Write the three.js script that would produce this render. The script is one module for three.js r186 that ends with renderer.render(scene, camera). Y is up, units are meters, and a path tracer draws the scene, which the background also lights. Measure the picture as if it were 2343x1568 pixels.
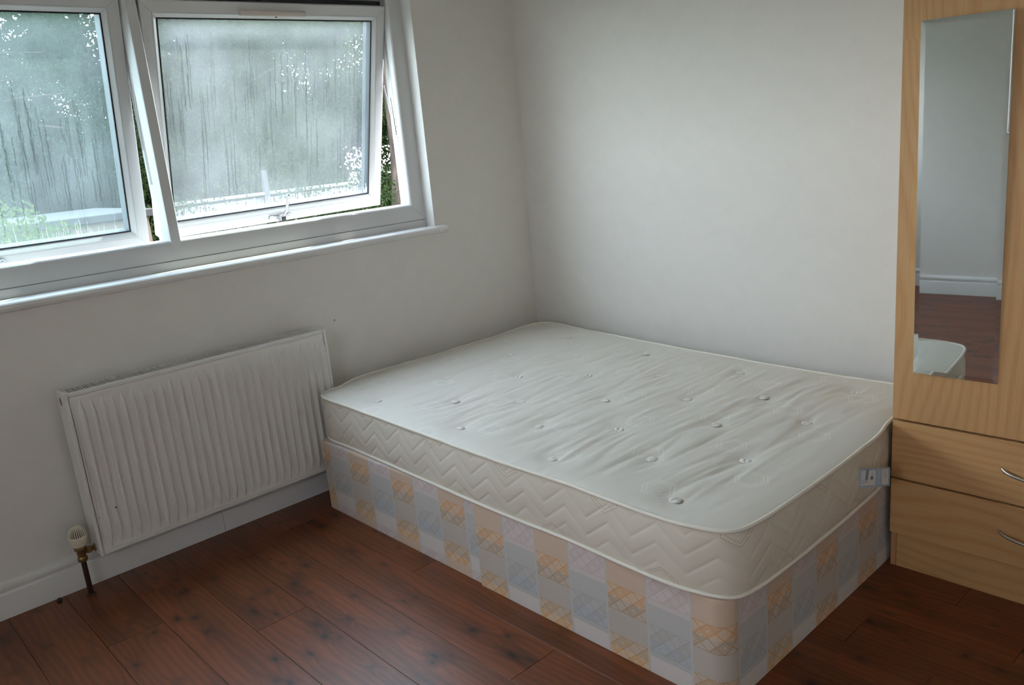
import * as THREE from 'three';
import { ImprovedNoise } from 'three/addons/math/ImprovedNoise.js';
import { RoundedBoxGeometry } from 'three/addons/geometries/RoundedBoxGeometry.js';
import { mergeGeometries, toCreasedNormals } from 'three/addons/utils/BufferGeometryUtils.js';

// ------------------------------------------------------------------ camera, sky, sun, exposure
const scene = new THREE.Scene();
const camera = new THREE.PerspectiveCamera(2 * THREE.MathUtils.radToDeg(Math.atan(784 / 1863.34)), 2343 / 1568, 0.05, 400);
camera.rotation.set(-0.2476, 0.8382, -0.092, 'YXZ');
camera.position.set(2.9015, 1.3532, 2.796);
scene.add(camera);
const renderer = new THREE.WebGLRenderer({ antialias: true });
renderer.toneMapping = THREE.LinearToneMapping;
renderer.toneMappingExposure = 0.68;
renderer.shadowMap.enabled = true;

const SKY = 15, SUN = 10;
{
  const w = 64, h = 64, data = new Float32Array(w * h * 4);   // clear pale sky, whiter towards the horizon
  for (let y = 0; y < h; y++) for (let x = 0; x < w; x++) {
    const up = Math.max(0, Math.sin(((y + 0.5) / h - 0.5) * Math.PI)), t = Math.pow(up, 0.55), i = (y * w + x) * 4;
    data[i] = 1.015 - 0.28 * t; data[i + 1] = 0.985 - 0.21 * t; data[i + 2] = 1.0 - 0.02 * t; data[i + 3] = 1;
  }
  const sky = new THREE.DataTexture(data, w, h, THREE.RGBAFormat, THREE.FloatType);
  sky.mapping = THREE.EquirectangularReflectionMapping;
  sky.magFilter = sky.minFilter = THREE.LinearFilter;
  sky.needsUpdate = true;
  scene.background = sky;
  scene.backgroundIntensity = SKY;
}
const sun = new THREE.DirectionalLight(new THREE.Color(1, 0.95, 0.86), SUN);
sun.position.set(-1.4, 8.66, -4.8).multiplyScalar(2);
sun.target.position.set(0, 1, 1.5);
sun.position.add(sun.target.position);
sun.castShadow = true;
Object.assign(sun.shadow.camera, { left: -14, right: 14, top: 14, bottom: -14, near: 0.5, far: 60 });
sun.shadow.mapSize.set(2048, 2048);
scene.add(sun, sun.target);

// ------------------------------------------------------------------ helpers
let seed = 20240611;
const rnd = () => { seed = (seed + 0x6d2b79f5) | 0; let t = Math.imul(seed ^ (seed >>> 15), 1 | seed); t = (t + Math.imul(t ^ (t >>> 7), 61 | t)) ^ t; return ((t ^ (t >>> 14)) >>> 0) / 4294967296; };
const rr = (a, b) => a + (b - a) * rnd();
const perlin = new ImprovedNoise(), N = (x, y, z = 0) => perlin.noise(x, y, z);
const fbm = (x, y, z = 0, o = 4) => { let s = 0, a = 0.5; for (let i = 0; i < o; i++) { s += a * N(x, y, z + i * 7.3); x *= 2.03; y *= 2.03; a *= 0.5; } return s; };
const { clamp, lerp, smoothstep } = THREE.MathUtils;
const V = (x, y, z) => new THREE.Vector3(x, y, z);
const used = {};
const numbered = (n) => { const k = used[n] = (used[n] ?? -1) + 1; return k ? `${n}_${String(k).padStart(3, '0')}` : n; };
function part(name, geo, mat, parent, label) {
  const m = new THREE.Mesh(geo, mat); m.castShadow = m.receiveShadow = true;
  m.name = parent === scene ? numbered(name) : name;
  if (parent !== scene) { const same = parent.children.filter((c) => c.name.replace(/_\d{3}$/, '') === name).length; if (same) m.name = `${name}_${String(same).padStart(3, '0')}`; }
  if (label) m.userData.label = label;
  parent.add(m); return m;
}
function group(name, parent = scene, pos) { const g = new THREE.Group(); g.name = numbered(name); if (pos) g.position.set(...pos); parent.add(g); return g; }
function tag(o, label, category, grp) { o.userData.label = label; o.userData.category = category; if (grp) o.userData.group = grp; return o; }
function struct(o, label) { o.userData.kind = 'structure'; if (label) o.userData.label = label; return o; }
const box = (x0, x1, y0, y1, z0, z1) => new THREE.BoxGeometry(x1 - x0, y1 - y0, z1 - z0).translate((x0 + x1) / 2, (y0 + y1) / 2, (z0 + z1) / 2);
const rbox = (x0, x1, y0, y1, z0, z1, r = 0.003, s = 2) => new RoundedBoxGeometry(x1 - x0, y1 - y0, z1 - z0, s, r).translate((x0 + x1) / 2, (y0 + y1) / 2, (z0 + z1) / 2);
const tube = (pts, r, seg = 40, rad = 10, closed = false) => new THREE.TubeGeometry(new THREE.CatmullRomCurve3(pts, closed, 'centripetal'), seg, r, rad, closed);
function grid(nu, nv, fn, closedU = false) {       // fn(i, j) -> [x, y, z, u, v]
  const pos = [], uv = [], idx = [];
  for (let j = 0; j <= nv; j++) for (let i = 0; i <= nu; i++) { const p = fn(i, j); pos.push(p[0], p[1], p[2]); uv.push(p[3], p[4]); }
  for (let j = 0; j < nv; j++) for (let i = 0; i < nu; i++) { const a = j * (nu + 1) + i, b = a + 1, c = a + nu + 1, d = c + 1; idx.push(a, b, d, a, d, c); }
  const g = new THREE.BufferGeometry();
  g.setAttribute('position', new THREE.Float32BufferAttribute(pos, 3)); g.setAttribute('uv', new THREE.Float32BufferAttribute(uv, 2)); g.setIndex(idx);
  g.computeVertexNormals();
  if (closedU) { const n = g.attributes.normal; for (let j = 0; j <= nv; j++) { const a = j * (nu + 1), b = a + nu, v = V(n.getX(a) + n.getX(b), n.getY(a) + n.getY(b), n.getZ(a) + n.getZ(b)).normalize(); n.setXYZ(a, v.x, v.y, v.z); n.setXYZ(b, v.x, v.y, v.z); } }
  return g;
}
function dataTex(w, h, fn, srgb = true) {
  const d = new Uint8Array(w * h * 4);
  for (let y = 0; y < h; y++) for (let x = 0; x < w; x++) { const c = fn(x / w, y / h), i = (y * w + x) * 4; for (let k = 0; k < 3; k++) d[i + k] = clamp(Array.isArray(c) ? c[k] : c, 0, 255); d[i + 3] = 255; }
  const t = new THREE.DataTexture(d, w, h); t.wrapS = t.wrapT = THREE.RepeatWrapping; t.magFilter = THREE.LinearFilter; t.minFilter = THREE.LinearMipmapLinearFilter; t.generateMipmaps = true;
  if (srgb) t.colorSpace = THREE.SRGBColorSpace; t.needsUpdate = true; return t;
}
function canvasTex(w, h, draw, srgb = true) {
  const c = document.createElement('canvas'); c.width = w; c.height = h; const x = c.getContext('2d'); draw(x, w, h);
  const t = new THREE.CanvasTexture(c); t.wrapS = t.wrapT = THREE.RepeatWrapping; if (srgb) t.colorSpace = THREE.SRGBColorSpace; t.anisotropy = 8; return t;
}
const std = (o) => new THREE.MeshStandardMaterial(o);
const phys = (o) => new THREE.MeshPhysicalMaterial(o);
const rgb = (r, g, b) => new THREE.Color().setRGB(r, g, b);
function boxUV(g, s = 1) {                          // uv in metres from the face that each vertex is on
  g = g.index ? g.toNonIndexed() : g; const p = g.attributes.position, n = g.attributes.normal, uv = new Float32Array(p.count * 2);
  for (let i = 0; i < p.count; i++) { const ax = Math.abs(n.getX(i)), ay = Math.abs(n.getY(i)), az = Math.abs(n.getZ(i)); const q = ax > ay && ax > az ? [p.getZ(i), p.getY(i)] : ay > az ? [p.getX(i), p.getZ(i)] : [p.getX(i), p.getY(i)]; uv[i * 2] = q[0] * s; uv[i * 2 + 1] = q[1] * s; }
  g.setAttribute('uv', new THREE.BufferAttribute(uv, 2)); return g;
}

// ------------------------------------------------------------------ materials
const plasterBump = dataTex(512, 512, (u, v) => 128 + 70 * fbm(u * 40, v * 40, 1, 3) + 40 * fbm(u * 8, v * 8, 5, 2), false);
const wallMap = dataTex(256, 256, (u, v) => { const n = 4 * fbm(u * 5, v * 5, 3, 3); return [236 + n, 232 + n, 225 + n]; });
const M = {
  wall: std({ map: wallMap, roughness: 0.85, bumpMap: plasterBump, bumpScale: 0.0005 }),
  ceiling: std({ color: rgb(0.85, 0.84, 0.82), roughness: 0.95 }),
  gloss: std({ color: rgb(0.82, 0.81, 0.78), roughness: 0.35 }),
  upvc: phys({ color: rgb(0.7, 0.7, 0.69), roughness: 0.28 }),
  radiator: phys({ color: rgb(0.82, 0.8, 0.75), roughness: 0.38 }),
  dark: std({ color: rgb(0.012, 0.012, 0.014), roughness: 0.6 }),
  channel: std({ color: rgb(0.05, 0.05, 0.055), roughness: 0.6 }),
  spacer: std({ color: rgb(0.006, 0.022, 0.028), roughness: 0.6 }),
  steel: std({ color: rgb(0.62, 0.61, 0.6), roughness: 0.28, metalness: 1 }),
  chrome: std({ color: rgb(0.5, 0.5, 0.52), roughness: 0.16, metalness: 1 }),
  brass: std({ color: rgb(0.32, 0.22, 0.1), roughness: 0.42, metalness: 1 }),
  pipe: std({ color: rgb(0.045, 0.022, 0.014), roughness: 0.5, metalness: 0.3 }),
  cream: std({ color: rgb(0.8, 0.74, 0.58), roughness: 0.45 }),
  render: std({ color: rgb(0.72, 0.7, 0.66), roughness: 0.9 }),
};

// ------------------------------------------------------------------ room shell
const W2 = [2.1, 2.86];                              // small window of the opposite wall, behind the camera
const RX = 3.45, RZ = 3.9, RH = 2.4;                 // room: x 0..RX, z 0..RZ
const WZ0 = 0.5835, WZ1 = 3.84, WY0 = 0.966, WY1 = 2.02;   // opening in the window wall
{
  const s = new THREE.Shape([[-0.2, -0.12], [RZ + 0.2, -0.12], [RZ + 0.2, RH + 0.15], [-0.2, RH + 0.15]].map((p) => new THREE.Vector2(...p)));
  s.holes.push(new THREE.Path([[WZ0, WY0], [WZ1, WY0], [WZ1, WY1], [WZ0, WY1]].map((p) => new THREE.Vector2(...p))));
  const g = new THREE.ExtrudeGeometry(s, { depth: 0.15, bevelEnabled: false }).rotateY(-Math.PI / 2);   // shape x -> +z, depth -> -x
  const w = struct(part('wall_left', boxUV(g, 2.5), M.wall, scene), 'white painted wall with the window and radiator');
  part('chip', new THREE.SphereGeometry(0.0045, 10, 8).scale(0.25, 1.1, 0.7).translate(0.0003, 0.691, 1.1456), std({ color: rgb(0.3, 0.28, 0.26), roughness: 0.9 }), w, 'small grey chip in the paint');
  struct(part('wall_back', boxUV(box(0, RX + 0.2, -0.12, RH + 0.15, -0.2, 0), 2.5), M.wall, scene), 'white painted wall behind the bed');
  const r = new THREE.Shape([[0, -0.12], [RX + 0.2, -0.12], [RX + 0.2, RH + 0.15], [0, RH + 0.15]].map((p) => new THREE.Vector2(...p)));
  r.holes.push(new THREE.Path([[W2[0], 1.0], [W2[1], 1.0], [W2[1], 1.9], [W2[0], 1.9]].map((p) => new THREE.Vector2(...p))));
  struct(part('wall_opposite', boxUV(new THREE.ExtrudeGeometry(r, { depth: 0.2, bevelEnabled: false }).translate(0, 0, RZ), 2.5), M.wall, scene), 'white painted wall seen in the mirror');
  struct(part('wall_right', boxUV(box(RX, RX + 0.2, -0.12, RH + 0.15, 0, RZ), 2.5), M.wall, scene), 'white painted wall beyond the wardrobe');
  struct(part('ceiling', box(0, RX, RH, RH + 0.15, 0, RZ), M.ceiling, scene));
}
// skirting: a moulded board with a groove below its rounded top
{
  const prof = [[0, 0], [0.019, 0], [0.0195, 0.076], [0.0185, 0.08], [0.0125, 0.0825], [0.0095, 0.086], [0.0098, 0.0895], [0.0145, 0.0925], [0.0165, 0.098], [0.0155, 0.106], [0.012, 0.113], [0.006, 0.118], [0, 0.1185]];
  const board = (len) => {                               // runs along +z, stands against x = 0
    const g = new THREE.ExtrudeGeometry(new THREE.Shape(prof.map((p) => new THREE.Vector2(...p))), { depth: len, bevelEnabled: false });
    return toCreasedNormals(g, 0.5);
  };
  const left = struct(group('baseboard_left'), 'white moulded skirting under the radiator');
  part('board', board(1.7455).translate(0, 0, 0), M.gloss, left);
  part('board', board(RZ - 1.7468).translate(0, 0, 1.7468), M.gloss, left);
  struct(part('baseboard_back', board(RX - 0.04).rotateY(Math.PI / 2).scale(1, 1, -1).translate(0.02, 0, 0), M.gloss, scene));
  { const g = scene.children.at(-1).geometry; const ix = g.index; if (ix) { for (let i = 0; i < ix.count; i += 3) { const a = ix.getX(i); ix.setX(i, ix.getX(i + 2)); ix.setX(i + 2, a); } } else { for (const k of ['position', 'normal', 'uv']) { const at = g.attributes[k], n = at.itemSize; for (let i = 0; i < at.count; i += 3) for (let c = 0; c < n; c++) { const a = at.array[i * n + c]; at.array[i * n + c] = at.array[(i + 2) * n + c]; at.array[(i + 2) * n + c] = a; } } } }
  struct(part('baseboard_opposite', board(RX - 0.04).rotateY(Math.PI / 2).translate(0.02, 0, RZ), M.gloss, scene), 'white skirting of the wall in the mirror');
  struct(part('baseboard_right', board(RZ - 0.04).rotateY(Math.PI).translate(RX, 0, RZ - 0.02), M.gloss, scene));
}

// ------------------------------------------------------------------ floor of laminate planks
{
  const floor = struct(new THREE.Mesh(box(0, RX, -0.12, -0.0088, 0, RZ), std({ color: rgb(0.02, 0.012, 0.008), roughness: 0.9 })), 'dark red-brown laminate plank floor');
  floor.name = numbered('floor'); floor.receiveShadow = floor.castShadow = true; scene.add(floor);
  const TW = 2.6, ROW = 0.168, ROWS = 8, knots = [];
  for (let r = 0; r < ROWS; r++) for (let k = 0; k < 22; k++) knots.push({ u: rnd() * TW, v: (r + rr(0.12, 0.88)) * ROW, s: rr(0.004, 0.015), d: rr(0.35, 1), e: rr(1.2, 2.6), core: rnd() < 0.6 });
  const cell = {};
  for (const k of knots) { const c0 = Math.floor((k.u - 0.1) / 0.1), c1 = Math.floor((k.u + 0.1) / 0.1); for (let c = c0; c <= c1; c++) (cell[`${(c + 26) % 26},${Math.floor(k.v / ROW)}`] ??= []).push(k); }
  const wood = dataTex(2048, 2048, (u, v) => {
    const x = u * TW, y = v * ROW * ROWS, row = Math.floor(v * ROWS);
    let warp = 0, dark = 0, core = 0;
    for (const k of cell[`${Math.floor(x / 0.1) % 26},${row}`] ?? []) {
      let dx = x - k.u; if (dx > TW / 2) dx -= TW; if (dx < -TW / 2) dx += TW;
      const dy = y - k.v, q = (dx * dx) / (k.e * k.e) + dy * dy, r = Math.sqrt(q) / k.s;
      warp += 0.014 * Math.exp(-r * r * 0.16) * Math.sign(dy || 1); dark += k.d * 0.6 * Math.exp(-r * r * 0.35) * (0.75 + 0.9 * fbm(x * 40, y * 90, row, 2)); if (k.core) core += k.d * Math.exp(-r * r * 3.2);
    }
    const yy = y + warp, strip = Math.floor((v * ROWS - row) * 3), tone = 0.06 * Math.sin(row * 5.1 + strip * 2.7) + 0.1 * fbm(x * 1.3 + row * 9, y * 5, 4, 3);
    const cath = Math.sin((yy * 95 + 5.5 * fbm(x * 1.5 + row * 3, yy * 7, row * 3.1, 3)) * 3.2), fine = N(x * 9, yy * 420, row) * 0.5 + N(x * 30, yy * 900, 3) * 0.35, blot = fbm(x * 5, y * 9, 8, 3);
    const l = 0.92 + tone + 0.06 * cath + 0.2 * fine + 0.3 * Math.min(0, blot + 0.05), k = clamp(dark * 0.72, 0, 0.45), c = clamp(core, 0, 0.75);
    const f = l * (1 - k) * (1 - c);
    return [122 * f + 12 * k + 9 * c, 65 * f + 6 * k + 6 * c, 34 * f + 4 * k + 5 * c];
  });
  const woodBump = dataTex(1024, 1024, (u, v) => 128 + 90 * N(u * 26, v * 560, 3) + 40 * N(u * 80, v * 900, 9), false);
  const mats = [1, 0.93, 1.06, 0.98].map((t) => phys({ map: wood, color: rgb(t, t, t), roughness: 0.36, bumpMap: woodBump, bumpScale: 0.00012 }));
  const plank = (x0, x1, z0, z1, row) => {
    const c = 0.0008, e = 0.00045, y0 = -0.0085; x0 += e; x1 -= e; z0 += e; z1 -= e;
    const p = [[x0, y0, z0], [x1, y0, z0], [x1, y0, z1], [x0, y0, z1], [x0, -c, z0], [x1, -c, z0], [x1, -c, z1], [x0, -c, z1], [x0 + c, 0, z0 + c], [x1 - c, 0, z0 + c], [x1 - c, 0, z1 - c], [x0 + c, 0, z1 - c]];
    const pos = [], uv = [], off = rnd() * TW, r = row * ROW;
    const quad = (a, b, cc, d) => { for (const i of [a, b, cc, a, cc, d]) { pos.push(...p[i]); uv.push((p[i][0] + off) / TW, clamp((r + p[i][2] - z0 + 0.001) / (ROW * ROWS), 0, 1)); } };
    quad(8, 11, 10, 9); for (const [a, b] of [[4, 5], [5, 6], [6, 7], [7, 4]]) { quad(b, a, a + 4, b + 4); quad(b - 4, a - 4, a, b); }
    const g = new THREE.BufferGeometry(); g.setAttribute('position', new THREE.Float32BufferAttribute(pos, 3)); g.setAttribute('uv', new THREE.Float32BufferAttribute(uv, 2)); g.computeVertexNormals(); return g;
  };
  const L = 1.285, joint = { 0: 0.283, 1: 0.746, 3: 0.46 };
  for (let k = -10; k < 17; k++) {
    const z0 = Math.max(0.002, 1.64 + k * 0.168), z1 = Math.min(RZ - 0.002, 1.64 + (k + 1) * 0.168);
    if (z1 <= z0 + 0.01) continue;
    let x = (joint[k] ?? rr(0.1, L)); while (x > 0.05) x -= L; 
    for (; x < RX; x += L) { const a = Math.max(0.002, x), b = Math.min(RX - 0.002, x + L); if (b - a > 0.02) part('plank', plank(a, b, z0, z1, Math.floor(rnd() * ROWS)), mats[Math.floor(rnd() * 4)], floor); }
  }
}

// ------------------------------------------------------------------ window
const XF = -0.06;
const FZ0 = WZ0, FZ1 = 3.8, FY0 = 1.03, FY1 = 2.017;
// four mitred bars round a rectangle; the profile is a closed list of (inset from the outer edge, x)
function bars(z0, z1, y0, y1, prof, mitre = 0.0004) {
  const at = (i, q) => [[z0 + q, y0 + q], [z1 - q, y0 + q], [z1 - q, y1 - q], [z0 + q, y1 - q]][i];
  return [0, 1, 2, 3].map((side) => {
    const a = side, b = (side + 1) % 4, pos = [], A = prof.map(([q, x]) => [x, at(a, q)[1], at(a, q)[0]]), B = prof.map(([q, x]) => [x, at(b, q)[1], at(b, q)[0]]);
    const dir = [B[0][1] - A[0][1], B[0][2] - A[0][2]], len = Math.hypot(...dir);
    for (const P of A) { P[1] += dir[0] / len * mitre; P[2] += dir[1] / len * mitre; } for (const P of B) { P[1] -= dir[0] / len * mitre; P[2] -= dir[1] / len * mitre; }
    const n = prof.length; for (let i = 0; i < n; i++) { const j = (i + 1) % n; pos.push(...A[i], ...B[j], ...B[i], ...A[i], ...A[j], ...B[j]); }
    const tri = THREE.ShapeUtils.triangulateShape(prof.map((p) => new THREE.Vector2(...p)), []);
    for (const [i, j, k] of tri) { pos.push(...A[i], ...A[k], ...A[j]); pos.push(...B[i], ...B[j], ...B[k]); }
    const g = new THREE.BufferGeometry(); g.setAttribute('position', new THREE.Float32BufferAttribute(pos, 3)); g.computeVertexNormals(); return toCreasedNormals(g, 0.3);
  });   // order: bottom, far (z1), top, near (z0)
}
const win = struct(group('window_1'), 'wide white plastic window with open top-hung sashes');
{
  const fp = [[0, XF], [0.06, XF], [0.064, XF - 0.001], [0.0685, XF - 0.0045], [0.0715, XF - 0.011], [0.072, XF - 0.03], [0.072, XF - 0.07], [0, XF - 0.07]];
  bars(FZ0, FZ1, FY0, FY1, fp).forEach((g) => part('frame', g, M.upvc, win));
  // mullions with a pointed foot let into the bottom frame
  for (const zc of [1.6965, 2.78]) {
    const h = 0.0305, f = 0.0165, y1 = FY1 - 0.06, prof = [[-h, -0.13], [-h, -0.092], [-f - 0.002, -0.0625], [-f, -0.0595], [f, -0.0595], [f + 0.002, -0.0625], [h, -0.092], [h, -0.13]];
    const pos = [], lo = (z, x) => x > -0.06 ? 1.0885 : lerp(1.0915, 1.1015, clamp((Math.abs(z) - f) / (h - f), 0, 1));
    prof.forEach(([z, x], i) => { const [z2, x2] = prof[(i + 1) % prof.length]; const a = [x, lo(z, x), zc + z], b = [x, y1, zc + z], c = [x2, y1, zc + z2], d = [x2, lo(z2, x2), zc + z2]; pos.push(...a, ...b, ...c, ...a, ...c, ...d); });
    pos.push(-0.0595, 1.0885, zc - f, -0.0595, 1.069, zc, -0.0595, 1.0885, zc + f);          // the arrow tip
    pos.push(-0.0595, 1.0885, zc - f, -0.0605, 1.0885, zc - f, -0.0605, 1.069, zc, -0.0595, 1.0885, zc - f, -0.0605, 1.069, zc, -0.0595, 1.069, zc);
    pos.push(-0.0595, 1.069, zc, -0.0605, 1.069, zc, -0.0605, 1.0885, zc + f, -0.0595, 1.069, zc, -0.0605, 1.0885, zc + f, -0.0595, 1.0885, zc + f);
    const g = new THREE.BufferGeometry(); g.setAttribute('position', new THREE.Float32BufferAttribute(pos, 3)); g.computeVertexNormals();
    part('mullion', g, M.upvc, win);
  }
  part('frame_trim', rbox(-0.09, -0.0555, 0.992, 1.0285, FZ0 + 0.001, FZ1, 0.0025), M.upvc, win);
  part('head_channel', box(-0.115, -0.108, 1.9, 1.946, FZ0 + 0.07, FZ1 - 0.07), M.channel, win, 'dark grey hinge channel above the sashes');
  part('outer_sill', rbox(-0.175, -0.128, 0.985, 1.012, FZ0 - 0.05, FZ1 + 0.05, 0.004), M.upvc, win, 'white plastic sill outside the window');
}
{ // the small window of the wall behind the camera
  const w2 = struct(group('window_2'), 'small window behind the camera');
  bars(W2[0], W2[1], 1.0, 1.9, [[0, -0.03], [0.045, -0.03], [0.045, 0.03], [0, 0.03]]).forEach((g) => part('frame', g.rotateY(-Math.PI / 2).translate(W2[0] + W2[1], 0, RZ + 0.11), M.upvc, w2));
  part('glass_pane', new THREE.PlaneGeometry(W2[1] - W2[0] - 0.09, 0.81).translate((W2[0] + W2[1]) / 2, 1.45, RZ + 0.11), phys({ color: rgb(0.95, 0.98, 0.97), transmission: 1, thickness: 0, roughness: 0.02, ior: 1.5, side: THREE.DoubleSide }), w2);
}
// panes: mist of condensation scatters light where it lies, runs of water leave clear streaks
function mist(kind) {
  const S = 1024, runs = [], drips = [];
  for (let i = 0; i < (kind ? 190 : 150); i++) runs.push({ u: kind ? rr(0, 0.85) : rnd(), v0: rr(0.25, kind ? 0.72 : 0.95), len: rr(0.08, 0.4), w: rr(0.0006, 0.002), a: rr(0.2, 0.65), p: rnd() * 99 });
  for (let i = 0; i < (kind ? 60 : 300); i++) drips.push({ u: rnd(), h: rr(0.015, kind ? 0.11 : 0.07), w: rr(0.0008, 0.0026), p: rnd() * 99 });
  const F = new Float32Array(S * S);
  for (let y = 0; y < S; y++) for (let x = 0; x < S; x++) {
    const u = x / S, v = y / S;                       // v = 0 at the bottom
    let f = 0.09 + 0.06 * fbm(u * 3, v * 3, kind * 9 + 2, 3) + 0.015 * fbm(u * 26, v * 7, 4, 2) + 0.012 * N(u * 260, v * 260, 7);
    f += (kind ? 0.03 : 0.1) * smoothstep(v + 0.03 * fbm(u * 6, v * 6, 11, 3), 0.86, 0.99);
    if (!kind) { f *= 1 - 0.8 * smoothstep(0.022 - u, -0.001, 0.001); f += 0.03 * smoothstep(u, 0.955, 1) ; }
    F[y * S + x] = f;
  }
  for (const r of runs) for (let y = Math.floor(Math.max(0, r.v0 - r.len) * S); y < r.v0 * S; y++) { const v = y / S, cx = (r.u + 0.008 * fbm(v * 18, r.p, 0, 3)) * S, w = r.w * S; for (let x = Math.floor(cx - 3 * w); x <= cx + 3 * w; x++) if (x >= 0 && x < S) F[y * S + x] *= 1 - 0.75 * r.a * Math.exp(-(((x - cx) / w) ** 2)); }
  for (const r of drips) for (let y = 0; y < r.h * S; y++) { const v = y / S, cx = (r.u + 0.006 * fbm(v * 30, r.p, 0, 3)) * S, w = r.w * S * (1.3 - v / r.h * 0.7); for (let x = Math.floor(cx - 3 * w); x <= cx + 3 * w; x++) if (x >= 0 && x < S) F[y * S + x] = Math.max(F[y * S + x], (kind ? 0.2 : 0.42) * Math.exp(-(((x - cx) / w) ** 2))); }
  const t = dataTex(S, S, (u, v) => 255 * Math.sqrt(clamp(F[Math.round(v * S) * S + Math.round(u * S)], 0.002, 0.9)), false);
  t.wrapS = t.wrapT = THREE.ClampToEdgeWrapping; return t;
}
const pane = (kind) => phys({ color: kind ? rgb(0.72, 0.96, 0.97) : rgb(0.82, 0.97, 0.96), transmission: 1, thickness: 0, roughness: 1, roughnessMap: mist(kind), ior: 1.5, side: THREE.DoubleSide });
function sash(z0, z1, phi, mat, handleZ, vent) {
  const s = new THREE.Group(); s.name = win.children.some((c) => c.name === 'sash') ? `sash_${String(win.children.filter((c) => c.name.startsWith('sash')).length).padStart(3, '0')}` : 'sash';
  s.position.set(-0.07, 1.92, 0); s.rotation.z = phi; win.add(s);
  const H = 0.854, e = 0.058;
  const sp = [[0, -0.003], [0.003, 0], [0.0385, 0], [0.039, -0.0012], [0.0398, -0.0012], [0.0403, 0], [0.043, -0.0005], [0.056, -0.011], [e, -0.0135], [e, -0.068], [0, -0.068]];
  bars(z0, z1, -H, 0, sp).forEach((g, i) => part(i % 2 ? 'stile' : 'rail', g, M.upvc, s));
  const ring = (a, b, x0, x1) => bars(z0 + a, z1 - a, -H + a, -a, [[0, x1], [b - a, x1], [b - a, x0], [0, x0]], 0);
  part('gasket', mergeGeometries(ring(e - 0.001, e + 0.0045, -0.019, -0.0125)), M.dark, s, 'black rubber gasket round the glass');
  part('spacer', mergeGeometries(ring(e - 0.0005, e + 0.0035, -0.0686, -0.0195)), M.spacer, s);
  const g = new THREE.PlaneGeometry(z1 - z0 - 2 * e, H - 2 * e).rotateY(Math.PI / 2);
  const uv = g.attributes.uv, p = g.attributes.position; for (let i = 0; i < uv.count; i++) uv.setX(i, p.getZ(i) > 0 ? 1 : 0);     // u grows with z
  part('glass_pane', g.translate(-0.0185, -H / 2, (z0 + z1) / 2), mat, s, 'misted glass with runs of condensation');
  if (vent) {
    part('trickle_vent', rbox(0, 0.014, -0.0465, -0.025, vent[0], vent[1], 0.006, 3), std({ color: rgb(0.66, 0.58, 0.53), roughness: 0.45 }), s, 'slim white ventilator on the top rail');
    part('vent_slide', rbox(0.004, 0.0105, -0.0505, -0.0455, 1.158, 1.164, 0.001), std({ color: rgb(0.14, 0.1, 0.08), roughness: 0.5 }), s);
  }
  if (handleZ) {
    const hz = handleZ, y = -0.833;
    part('handle_plate', mergeGeometries([rbox(0, 0.006, y - 0.008, y + 0.008, hz - 0.03, hz + 0.03, 0.0025), ...[-0.04, 0.04].map((d) => new THREE.CylinderGeometry(0.0105, 0.0115, 0.007, 20).rotateZ(-Math.PI / 2).translate(0.0035, y, hz + d))].map((q) => q.index ? q.toNonIndexed() : q)), M.chrome, s, 'chrome handle plate with screw bosses');
    for (const d of [-0.04, 0.04]) part('screw', new THREE.SphereGeometry(0.0045, 12, 8).scale(0.5, 1, 1).translate(0.007, y, hz + d), M.steel, s);
    part('handle_body', rbox(0.004, 0.03, y - 0.013, y + 0.014, hz - 0.014, hz + 0.012, 0.005, 3), M.chrome, s, 'chrome handle body with key lock');
    part('lock_barrel', mergeGeometries([new THREE.CylinderGeometry(0.0065, 0.0065, 0.004, 18).rotateZ(-Math.PI / 2).translate(0.031, y - 0.002, hz - 0.003).toNonIndexed(), rbox(0.03, 0.0312, y - 0.011, y + 0.008, hz - 0.012, hz + 0.008, 0.0005)]), M.channel, s);
    const lever = tube([V(0.024, y + 0.008, hz - 0.005), V(0.034, y + 0.03, hz - 0.012), V(0.035, y + 0.06, hz - 0.018), V(0.043, y + 0.1, hz - 0.019)], 0.0062, 30, 12);
    part('lever', lever, M.chrome, s, 'chrome cockspur lever pointing up'); part('lever_tip', new THREE.SphereGeometry(0.0064, 12, 10).translate(0.0432, y + 0.1005, hz - 0.019), M.chrome, s);
  }
  return s;
}
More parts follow.
